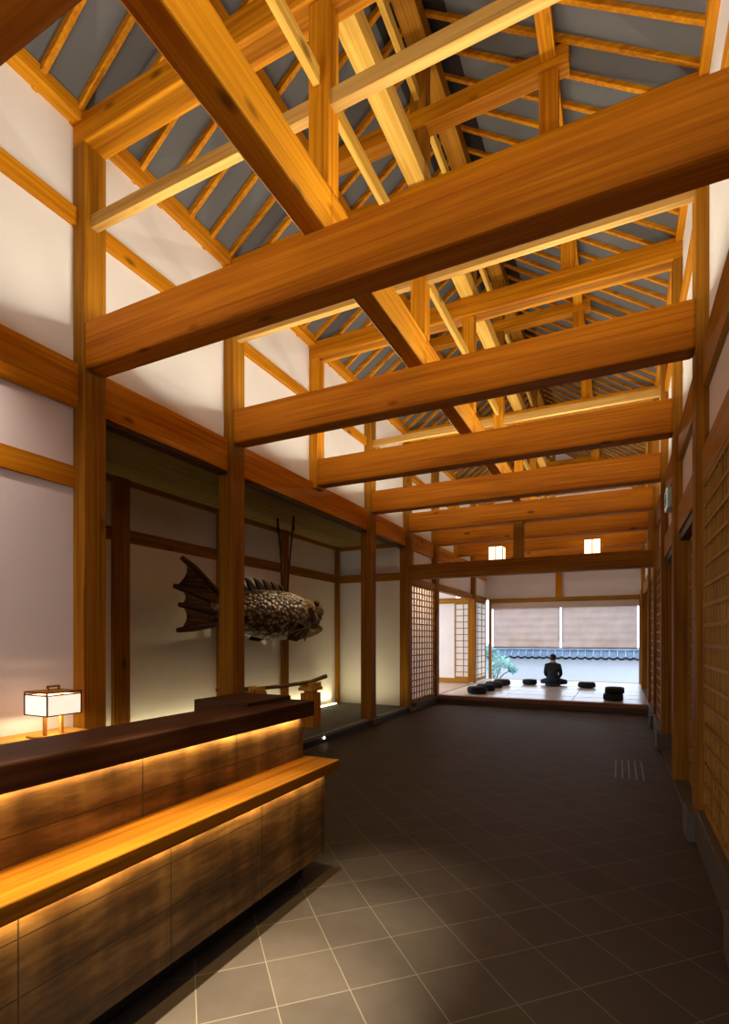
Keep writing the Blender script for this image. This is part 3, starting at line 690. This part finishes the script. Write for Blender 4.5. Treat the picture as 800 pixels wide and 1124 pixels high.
# ------------------------------------------------------------------ reception counter
def patina():
    m, nt, p = newmat('patinated_panel')
    tc = N(nt, 'ShaderNodeTexCoord'); mp = N(nt, 'ShaderNodeMapping'); nt.links.new(tc.outputs['Object'], mp.inputs[0]); mp.inputs['Scale'].default_value = (1, 1.3, 9)
    n1 = N(nt, 'ShaderNodeTexNoise'); n1.inputs['Scale'].default_value = 1.6; n1.inputs['Detail'].default_value = 7; n1.inputs['Roughness'].default_value = .62; nt.links.new(mp.outputs[0], n1.inputs['Vector'])
    mp2 = N(nt, 'ShaderNodeMapping'); nt.links.new(tc.outputs['Object'], mp2.inputs[0]); mp2.inputs['Scale'].default_value = (1, 4.5, .9)
    n2 = N(nt, 'ShaderNodeTexNoise'); n2.inputs['Scale'].default_value = 1.3; n2.inputs['Detail'].default_value = 3; nt.links.new(mp2.outputs[0], n2.inputs['Vector'])
    f = M(nt, 'ADD', M(nt, 'MULTIPLY', n1.outputs['Fac'], .6), M(nt, 'MULTIPLY', n2.outputs['Fac'], .4))
    c = ramp(nt, f, [(.36, (.030, .013, .004)), (.5, (.15, .073, .020)), (.64, (.36, .20, .065))])
    # sheet seams: rows by height, butt joints along the length
    sep = N(nt, 'ShaderNodeSeparateXYZ'); nt.links.new(tc.outputs['Object'], sep.inputs[0])
    def line(v, pitch, w, off=0):
        f_ = M(nt, 'FRACT', M(nt, 'DIVIDE', M(nt, 'ADD', v, 20 * pitch + off), pitch)); return M(nt, 'LESS_THAN', M(nt, 'MINIMUM', f_, M(nt, 'SUBTRACT', 1.0, f_)), w / pitch)
    g = M(nt, 'MAXIMUM', line(sep.outputs[2], .185, .0025, .02), line(sep.outputs[1], .62, .003, .1))
    nt.links.new(mixc(nt, M(nt, 'MULTIPLY', g, .8), c, (.02, .012, .006)), p.inputs['Base Color'])
    p.inputs['Roughness'].default_value = .5; p.inputs['Metallic'].default_value = .0
    return m
PAT = patina()
ct = thing('reception_counter', (-1.95, 1.2, 0), 'long two-tier dark timber reception counter with glowing panels', 'counter')
YE = -0.7
box('toe_kick', (-2.3, -1.79, YE, 2.78, 0, .135), BLACK, ct)
box('lower_panel', (-2.35, -1.69, YE, 2.89, .13, .655), PAT, ct, .004)
box('ledge', (-1.87, -1.615, YE, 2.945, .655, .72), [LEDGE], ct, .006)
box('upper_panel', (-2.12, -1.862, YE, 2.90, .70, .985), PAT, ct, .003)
box('countertop', (-2.17, -1.815, YE, 2.97, .985, 1.085), DARKW[1], ct, .008)
bm = nb(); bx(bm, -2.42, -2.0, 2.50, 2.965, .99, 1.11); bx(bm, -2.38, -2.1, 2.56, 2.90, .1, .99); obj('return_block', bm, DARKW[0], ct, .006)
area('counter_strip_upper', (-1.845, (YE + 2.86) / 2, .975), .012, 2.86 - YE, 5.5, (1, .66, .26), (0, math.radians(22), 0))
area('counter_strip_lower', (-1.672, (YE + 2.86) / 2, .645), .012, 2.86 - YE, 9.5, (1, .66, .26), (0, math.radians(22), 0))
# cabinet along the lamp wall and the lamp on it
cb = thing('back_cabinet', (-3.6, 1.2, 0), 'low timber cabinet along the white wall under the table lamp', 'cabinet')
box('carcass', (-3.92, -3.36, -.6, 2.66, 0, .76), SMOOTH[1], cb, .004); box('cabinet_top', (-3.925, -3.34, -.62, 2.68, .76, .80), PALE[1], cb, .004)
lx, ly = -3.60, 2.36
tl_ = thing('table_lamp', (lx, ly, .80), 'lit paper box lamp with a handle beside the first alcove column', 'lamp')
hs = .122
LSH = emit('lamp_paper', (1, .80, .62), 1.0)
bm = nb(); z0, z1 = .965, 1.10
for b in ((lx - hs, lx + hs, ly - hs, ly - hs + .004, z0, z1), (lx - hs, lx + hs, ly + hs - .004, ly + hs, z0, z1), (lx - hs, lx - hs + .004, ly - hs + .004, ly + hs - .004, z0, z1), (lx + hs - .004, lx + hs, ly - hs + .004, ly + hs - .004, z0, z1)): bx(bm, *b)
obj('lamp_shade', bm, LSH, tl_)
bm = nb(); e = hs + .002
for sx in (-1, 1):
    for sy in (-1, 1): bx(bm, lx + sx * e - .004, lx + sx * e + .004, ly + sy * e - .004, ly + sy * e + .004, z0 - .004, z1 + .022)
for z in (z0 - .004, z1, z1 + .018):
    for s in (-1, 1):
        bx(bm, lx - e, lx + e, ly + s * e - .004, ly + s * e + .004, z, z + .007); bx(bm, lx + s * e - .004, lx + s * e + .004, ly - e, ly + e, z, z + .007)
obj('shade_frame', bm, DARKW[2], tl_)
box('lid', (lx - e, lx + e, ly - e, ly + e, z1 + .021, z1 + .028), SMOOTH[0], tl_)
bm = nb()
for s in (-1, 1): bx(bm, lx - .008, lx + .008, ly + s * .04 - .006, ly + s * .04 + .006, z1 + .028, z1 + .06)
bx(bm, lx - .008, lx + .008, ly - .046, ly + .046, z1 + .05, z1 + .064); obj('handle', bm, SMOOTH[1], tl_)
bm = nb()
for s in (-1, 1): bx(bm, lx - .01, lx + .01, ly + s * .06 - .01, ly + s * .06 + .01, .815, z1)
obj('stand', bm, SMOOTH[2], tl_); box('base', (lx - .12, lx + .12, ly - .12, ly + .12, .80, .815), SMOOTH[0], tl_, .003)
pl = bpy.data.lights.new('table_lamp_bulb', 'POINT'); pl.energy = 6; pl.color = (1, .72, .44); pl.shadow_soft_size = .02
po = bpy.data.objects.new('table_lamp_bulb', pl); COL.objects.link(po); po.location = (lx, ly, .99)

# ------------------------------------------------------------------ carved fish in the alcove
def fish():
    fx, cz = -4.78, 1.86
    m, nt, p = newmat('carved_scales')
    tc = N(nt, 'ShaderNodeTexCoord'); mp = N(nt, 'ShaderNodeMapping'); nt.links.new(tc.outputs['Object'], mp.inputs[0]); mp.inputs['Scale'].default_value = (9, 9, 12)
    vo = N(nt, 'ShaderNodeTexVoronoi'); vo.inputs['Scale'].default_value = 1.5; nt.links.new(mp.outputs[0], vo.inputs['Vector'])
    nt.links.new(ramp(nt, vo.outputs['Distance'], [(.08, (.46, .30, .11)), (.42, (.14, .08, .028)), (.7, (.012, .007, .004))]), p.inputs['Base Color'])  # golden highlights and dark creases of the scales are in the colour
    p.inputs['Roughness'].default_value = .42
    b = N(nt, 'ShaderNodeBump'); b.invert = True; b.inputs['Strength'].default_value = .9; b.inputs['Distance'].default_value = .03
    nt.links.new(vo.outputs['Distance'], b.inputs['Height']); nt.links.new(b.outputs[0], p.inputs['Normal'])
    DK = wood('carved_dark_wood', 1, (.035, .018, .009), (.10, .055, .025), rough=.4, knots=False)
    FINW = wood('carved_tail_wood', 1, (.05, .026, .012), (.30, .18, .075), rough=.4, knots=False)
    t = thing('carved_fish', (fx, 6.93, 1.5), 'huge carved wooden fish hanging by cords in the alcove', 'sculpture')
    prof = [(5.20, .10, .05, 1.86), (5.45, .17, .09, 1.86), (5.75, .26, .17, 1.87), (6.10, .335, .25, 1.86), (6.45, .375, .30, 1.845), (6.80, .385, .32, 1.85), (7.05, .37, .32, 1.86), (7.25, .325, .29, 1.86), (7.42, .26, .24, 1.85)]
    def ringset(bm, prof, n=28):
        rings = [[bm.verts.new((fx + b_ * math.sin(2 * PI * j / n), y, c + a * math.cos(2 * PI * j / n))) for j in range(n)] for y, a, b_, c in prof]
        for q, r in zip(rings, rings[1:]):
            for j in range(n): bm.faces.new((q[j], q[(j + 1) % n], r[(j + 1) % n], r[j]))
        bm.faces.new(rings[0]); bm.faces.new(rings[-1][::-1])
    # resample smoothly
    def smooth(prof, n):
        out = []
        for i in range(len(prof) - 1):
            for k in range(n):
                q = k / n; p0, p1, p2, p3 = prof[max(i - 1, 0)], prof[i], prof[i + 1], prof[min(i + 2, len(prof) - 1)]
                out.append(tuple(.5 * (2 * p1[c] + (p2[c] - p0[c]) * q + (2 * p0[c] - 5 * p1[c] + 4 * p2[c] - p3[c]) * q * q + (3 * p1[c] - p0[c] - 3 * p2[c] + p3[c]) * q ** 3) for c in range(4)))
        return out + [prof[-1]]
    bm = nb(); ringset(bm, smooth(prof, 4)); obj('body', bm, m, t, 0, True)
    # head: upper jaw, lower jaw, gill cover
    HEADW = wood('carved_highlight_wood', 1, (.09, .05, .02), (.28, .17, .07), rough=.4, knots=False)  # lighter wood stands in for the tan highlight on the upper jaw
    bm = nb(); ringset(bm, smooth([(7.28, .26, .25, 1.90), (7.42, .20, .23, 1.965), (7.58, .155, .20, 1.985), (7.74, .12, .175, 1.975), (7.86, .10, .15, 1.955), (7.93, .085, .12, 1.945), (7.95, .05, .08, 1.94)], 3), 20); obj('upper_jaw', bm, HEADW, t, 0, True)
    bm = nb(); ringset(bm, smooth([(7.22, .20, .24, 1.66), (7.45, .10, .19, 1.585), (7.64, .08, .17, 1.60), (7.82, .075, .14, 1.635), (7.92, .06, .10, 1.655), (7.94, .03, .05, 1.66)], 3), 20); obj('lower_jaw', bm, FINW, t, 0, True)
    bm = nb(); ringset(bm, smooth([(7.25, .17, .22, 1.78), (7.50, .15, .19, 1.78), (7.74, .13, .15, 1.78), (7.84, .10, .10, 1.78)], 3), 16); obj('mouth_hollow', bm, BLACK, t, 0, True)
    bm = nb()
    for q in range(7):
        for s in (-1, 1):
            y = 7.56 + q * .055; xx = fx + s * (.165 - q * .012); zt = 1.86 - q * .001
            rr = [bm.verts.new((xx + .016 * math.cos(a_ * PI / 3), y + .02 * math.sin(a_ * PI / 3), zt + .02)) for a_ in range(6)]; tip = bm.verts.new((xx, y, zt - .06))
            for a_ in range(6): bm.faces.new((rr[a_], rr[(a_ + 1) % 6], tip))
            bm.faces.new(rr)
    obj('teeth', bm, HEADW, t)
    bm = nb(); bmesh.ops.create_uvsphere(bm, u_segments=16, v_segments=12, radius=.07)
    for v in bm.verts: v.co += Vector((fx, 7.83, 1.80))
    obj('mouth_ball', bm, DK, t, 0, True)
    for s in (-1, 1):
        bm = nb(); bmesh.ops.create_uvsphere(bm, u_segments=16, v_segments=12, radius=.055)
        for v in bm.verts: v.co += Vector((fx + s * .19, 7.56, 2.07))
        e_ = obj('eye', bm, DK, t, 0, True)
        bm = nb(); tube(bm, [(fx + s * .30, 7.26 + .06 * math.sin(a * .7), 1.66 + .045 * a) for a in range(10)], [.02, .05, .065, .07, .07, .065, .06, .05, .035, .015], 10); obj('gill_cover', bm, FINW, t, 0, True)
        bm = nb()
        pts = [(7.10, 1.66), (6.95, 1.50), (6.70, 1.44), (6.45, 1.47), (6.55, 1.60), (6.80, 1.72)]
        a_ = [bm.verts.new((fx + s * (.31 + .05 * (i in (2, 3))), y, z)) for i, (y, z) in enumerate(pts)]; bm.faces.new(a_)
        bmesh.ops.solidify(bm, geom=bm.faces[:], thickness=.035)
        for q in range(4): tube(bm, [(fx + s * .325, 7.05, 1.66), (fx + s * .37, 6.50 + .14 * q, 1.56 - .035 * q)], [.016, .012], 6)
        obj('pectoral_fin', bm, DK, t)
    bm = nb()
    for i in range(6):
        y = 5.85 + i * .205; zt = 2.165 + .07 * math.sin((i + 1) / 7 * PI)
        sec = [(y, .20, -.10, .035), (y - .03, .17, -.02, .032), (y - .075, .12, .06, .026), (y - .12, .085, .115, .018), (y - .15, .03, .135, .010)]
        ring = [[bm.verts.new((fx + sx_ * w2, yy + dy_ * ln, zt + dz)) for sx_, dy_ in ((-1, 0), (1, 0), (1, 1), (-1, 1))] for yy, ln, dz, w2 in sec]
        for p_, q_ in zip(ring, ring[1:]):
            for j in range(4): bm.faces.new((p_[j], p_[(j + 1) % 4], q_[(j + 1) % 4], q_[j]))
        bm.faces.new(ring[0][::-1]); bm.faces.new(ring[-1])
    obj('dorsal_fin', bm, DK, t, .008)
    # tail fan: ribs with webs
    tips = [(4.77, 2.47), (4.65, 2.12), (4.73, 1.90), (4.70, 1.59)]; roots = [(5.50, 2.02), (5.55, 1.92), (5.55, 1.82), (5.50, 1.70)]
    bm = nb()
    for (a, b_), (c, d) in zip(zip(tips, tips[1:]), zip(roots, roots[1:])):
        g = []
        for i in range(9):
            u = i / 8; row = []
            for k in range(7):
                v_ = k / 6; dep = .075 * math.sin(PI * v_) * (1 - u)
                ty = a[0] + (b_[0] - a[0]) * v_ + dep; tz = a[1] + (b_[1] - a[1]) * v_; ry = c[0] + (d[0] - c[0]) * v_; rz_ = c[1] + (d[1] - c[1]) * v_
                row.append(bm.verts.new((fx + .03 * math.sin(PI * v_) * (1 - u), ty + (ry - ty) * u, tz + (rz_ - tz) * u)))
            g.append(row)
        for i in range(8):
            for k in range(6): bm.faces.new((g[i][k], g[i][k + 1], g[i + 1][k + 1], g[i + 1][k]))
    bmesh.ops.solidify(bm, geom=bm.faces[:], thickness=.05)
    tf = obj('tail_fin', bm, FINW, t, 0, True)
    for (ty, tz), (ry, rz_) in zip(tips, roots):
        bm = nb(); tube(bm, [(fx, ty - .03, tz + (.0)), (fx, ty + .25 * (ry - ty), tz + .22 * (rz_ - tz)), (fx, ty + .6 * (ry - ty), tz + .6 * (rz_ - tz)), (fx, ry, rz_)], [.03, .045, .045, .04], 10); obj('fin_ray', bm, DK, tf, 0, True)
    ROPE = flat('brown_cord', (.05, .028, .016), .9)
    for i, x in enumerate((-4.93, -4.63)):
        h = thing('hanging_cord', (x, 6.93, 3.36), 'brown cord from the alcove ceiling to the fish, on its %s' % ('wall side' if i == 0 else 'hall side'), 'cord', 'cords of the carved fish')
        bm = nb(); s_ = -1 if i == 0 else 1
        tube(bm, [(x, 6.93, 3.40), (x + (fx + s_ * .05 - x) * .9, 6.93, 2.50), (fx + s_ * .04, 6.93, 2.21)], .014, 8); obj('cord', bm, ROPE, h, 0, True)
        bm = nb(); lathe(bm, [(.010, 3.42), (.020, 3.40), (.020, 3.32), (.012, 3.29), (.022, 3.26), (.022, 3.21), (.012, 3.18)], 10, x, 6.93); obj('hook_knot', bm, IRON, h, 0, True)
fish()
# striking pole on two wooden stands
def stand(x, y, label, h=.66):
    t = thing('pole_stand', (x, y, .12), label, 'stand', 'stands of the striking pole')
    box('post', (x - .115, x + .115, y - .115, y + .115, .12, .12 + h * .80), WOOD[2], t, .008)
    box('neck', (x - .075, x + .075, y - .075, y + .075, .12 + h * .80, .12 + h * .86), WOOD[2], t)
    bm = nb()
    bx(bm, x - .12, x + .12, y - .17, y + .17, .12 + h * .86, .12 + h * .93)
    bx(bm, x - .10, x - .045, y - .16, y + .16, .12 + h * .93, .12 + h * 1.04); bx(bm, x + .045, x + .10, y - .16, y + .16, .12 + h * .93, .12 + h * 1.04)
    obj('cradle', bm, PALE[0], t, .008)
stand(-4.31, 6.93, 'wooden cradle stand for the pole, standing free beyond the counter end')
stand(-4.66, 5.95, 'wooden cradle stand for the pole, beside the freestanding column')
bm = nb()
tube(bm, [(-4.85, 5.42, .80), (-4.66, 5.95, .775), (-4.48, 6.44, .785), (-4.31, 6.93, .815), (-4.20, 7.22, .89)], [.024, .026, .028, .03, .034], 10)
bb = obj('striking_pole', bm, wood('pole_wood', 1, (.12, .06, .025), (.30, .17, .08), knots=False), None, 0, True); tag(bb, 'long slightly curved wooden pole lying across two stands', 'pole')
# light gap along the alcove back wall
tag(box('floor_light_strip', (-5.36, -5.30, 3.1, 9.55, .12, .145), emit('strip_glow', (1, .86, .55), 2.6)), 'thin glowing light strip on the floor along the alcove wall', 'light')
area('alcove_far_fill', (-4.72, 9.15, .16), 1.2, .04, 4.2, (1, .86, .52), (PI - math.radians(30), 0, 0), math.radians(140))  # unseen fill added to brighten the far wall, no fixture there
area('alcove_floor_uplight', (-5.30, 6.3, .16), .05, 6.4, 13, (1, .84, .48), (PI, math.radians(-30), 0), math.radians(80))
fs = bpy.data.lights.new('fish_spotlight', 'SPOT'); fs.energy = 80; fs.color = (1, .76, .45); fs.spot_size = math.radians(60); fs.spot_blend = .8; fs.shadow_soft_size = .03
fo = bpy.data.objects.new('fish_spotlight', fs); COL.objects.link(fo); fo.location = (-4.15, 7.9, 3.3)
fo.rotation_euler = (Vector((-4.78, 6.9, 1.9)) - Vector(fo.location)).to_track_quat('-Z', 'Y').to_euler()

# ------------------------------------------------------------------ small things
ex = thing('exit_sign', (.51, 6.75, 2.93), 'small green and white exit sign on the wall above the doors', 'sign')
GREEN = flat('sign_green', (.04, .30, .15), .5); WHT = emit('sign_white', (.85, 1, .9), .25, (.7, .75, .7)); CASE = flat('sign_case', (.40, .46, .36), .5)
box('case', (.470, .560, 6.60, 6.90, 2.93, 3.15), CASE, ex, .004)
box('face', (.463, .471, 6.605, 6.895, 2.935, 3.145), WHT, ex)
bm = nb()
bx(bm, .459, .464, 6.62, 6.68, 2.96, 3.12); bx(bm, .459, .464, 6.75, 6.79, 3.08, 3.115); bx(bm, .459, .464, 6.74, 6.80, 3.02, 3.075); bx(bm, .459, .464, 6.80, 6.85, 3.035, 3.05); bx(bm, .459, .464, 6.72, 6.745, 2.955, 3.02); bx(bm, .459, .464, 6.78, 6.83, 2.975, 2.995)
obj('pictogram', bm, GREEN, ex)
TACT = flat('dull_metal_bar', (.15, .14, .14), .5)
for i in range(5):
    x = -.04 + i * .0675
    bm = nb(); bx(bm, x - .008, x + .008, 6.2, 7.12, 0, .005)
    tag(obj('tactile_bar', bm, TACT, None, .002, seg=1), 'raised tactile guide bar in the tiles before the doors, %s from the lattice wall' % ORD[5 - i], 'tactile bar', 'tactile bars in the floor')
bm = nb(); bmesh.ops.create_uvsphere(bm, u_segments=12, v_segments=8, radius=.02)
for v in bm.verts: v.co += Vector((-3.79, 6.45, .075))
tag(obj('step_light', bm, emit('step_light_glow', (1, .85, .6), 6), None, 0, True), 'tiny round glowing light in the alcove step', 'light')
box_ = box('wall_outlet', (-4.62, -4.55, 9.83, 9.842, .35, .47), flat('outlet_cover', (.6, .55, .45), .5), None, .003); tag(box_, 'small pale outlet plate low on the far alcove wall', 'outlet')
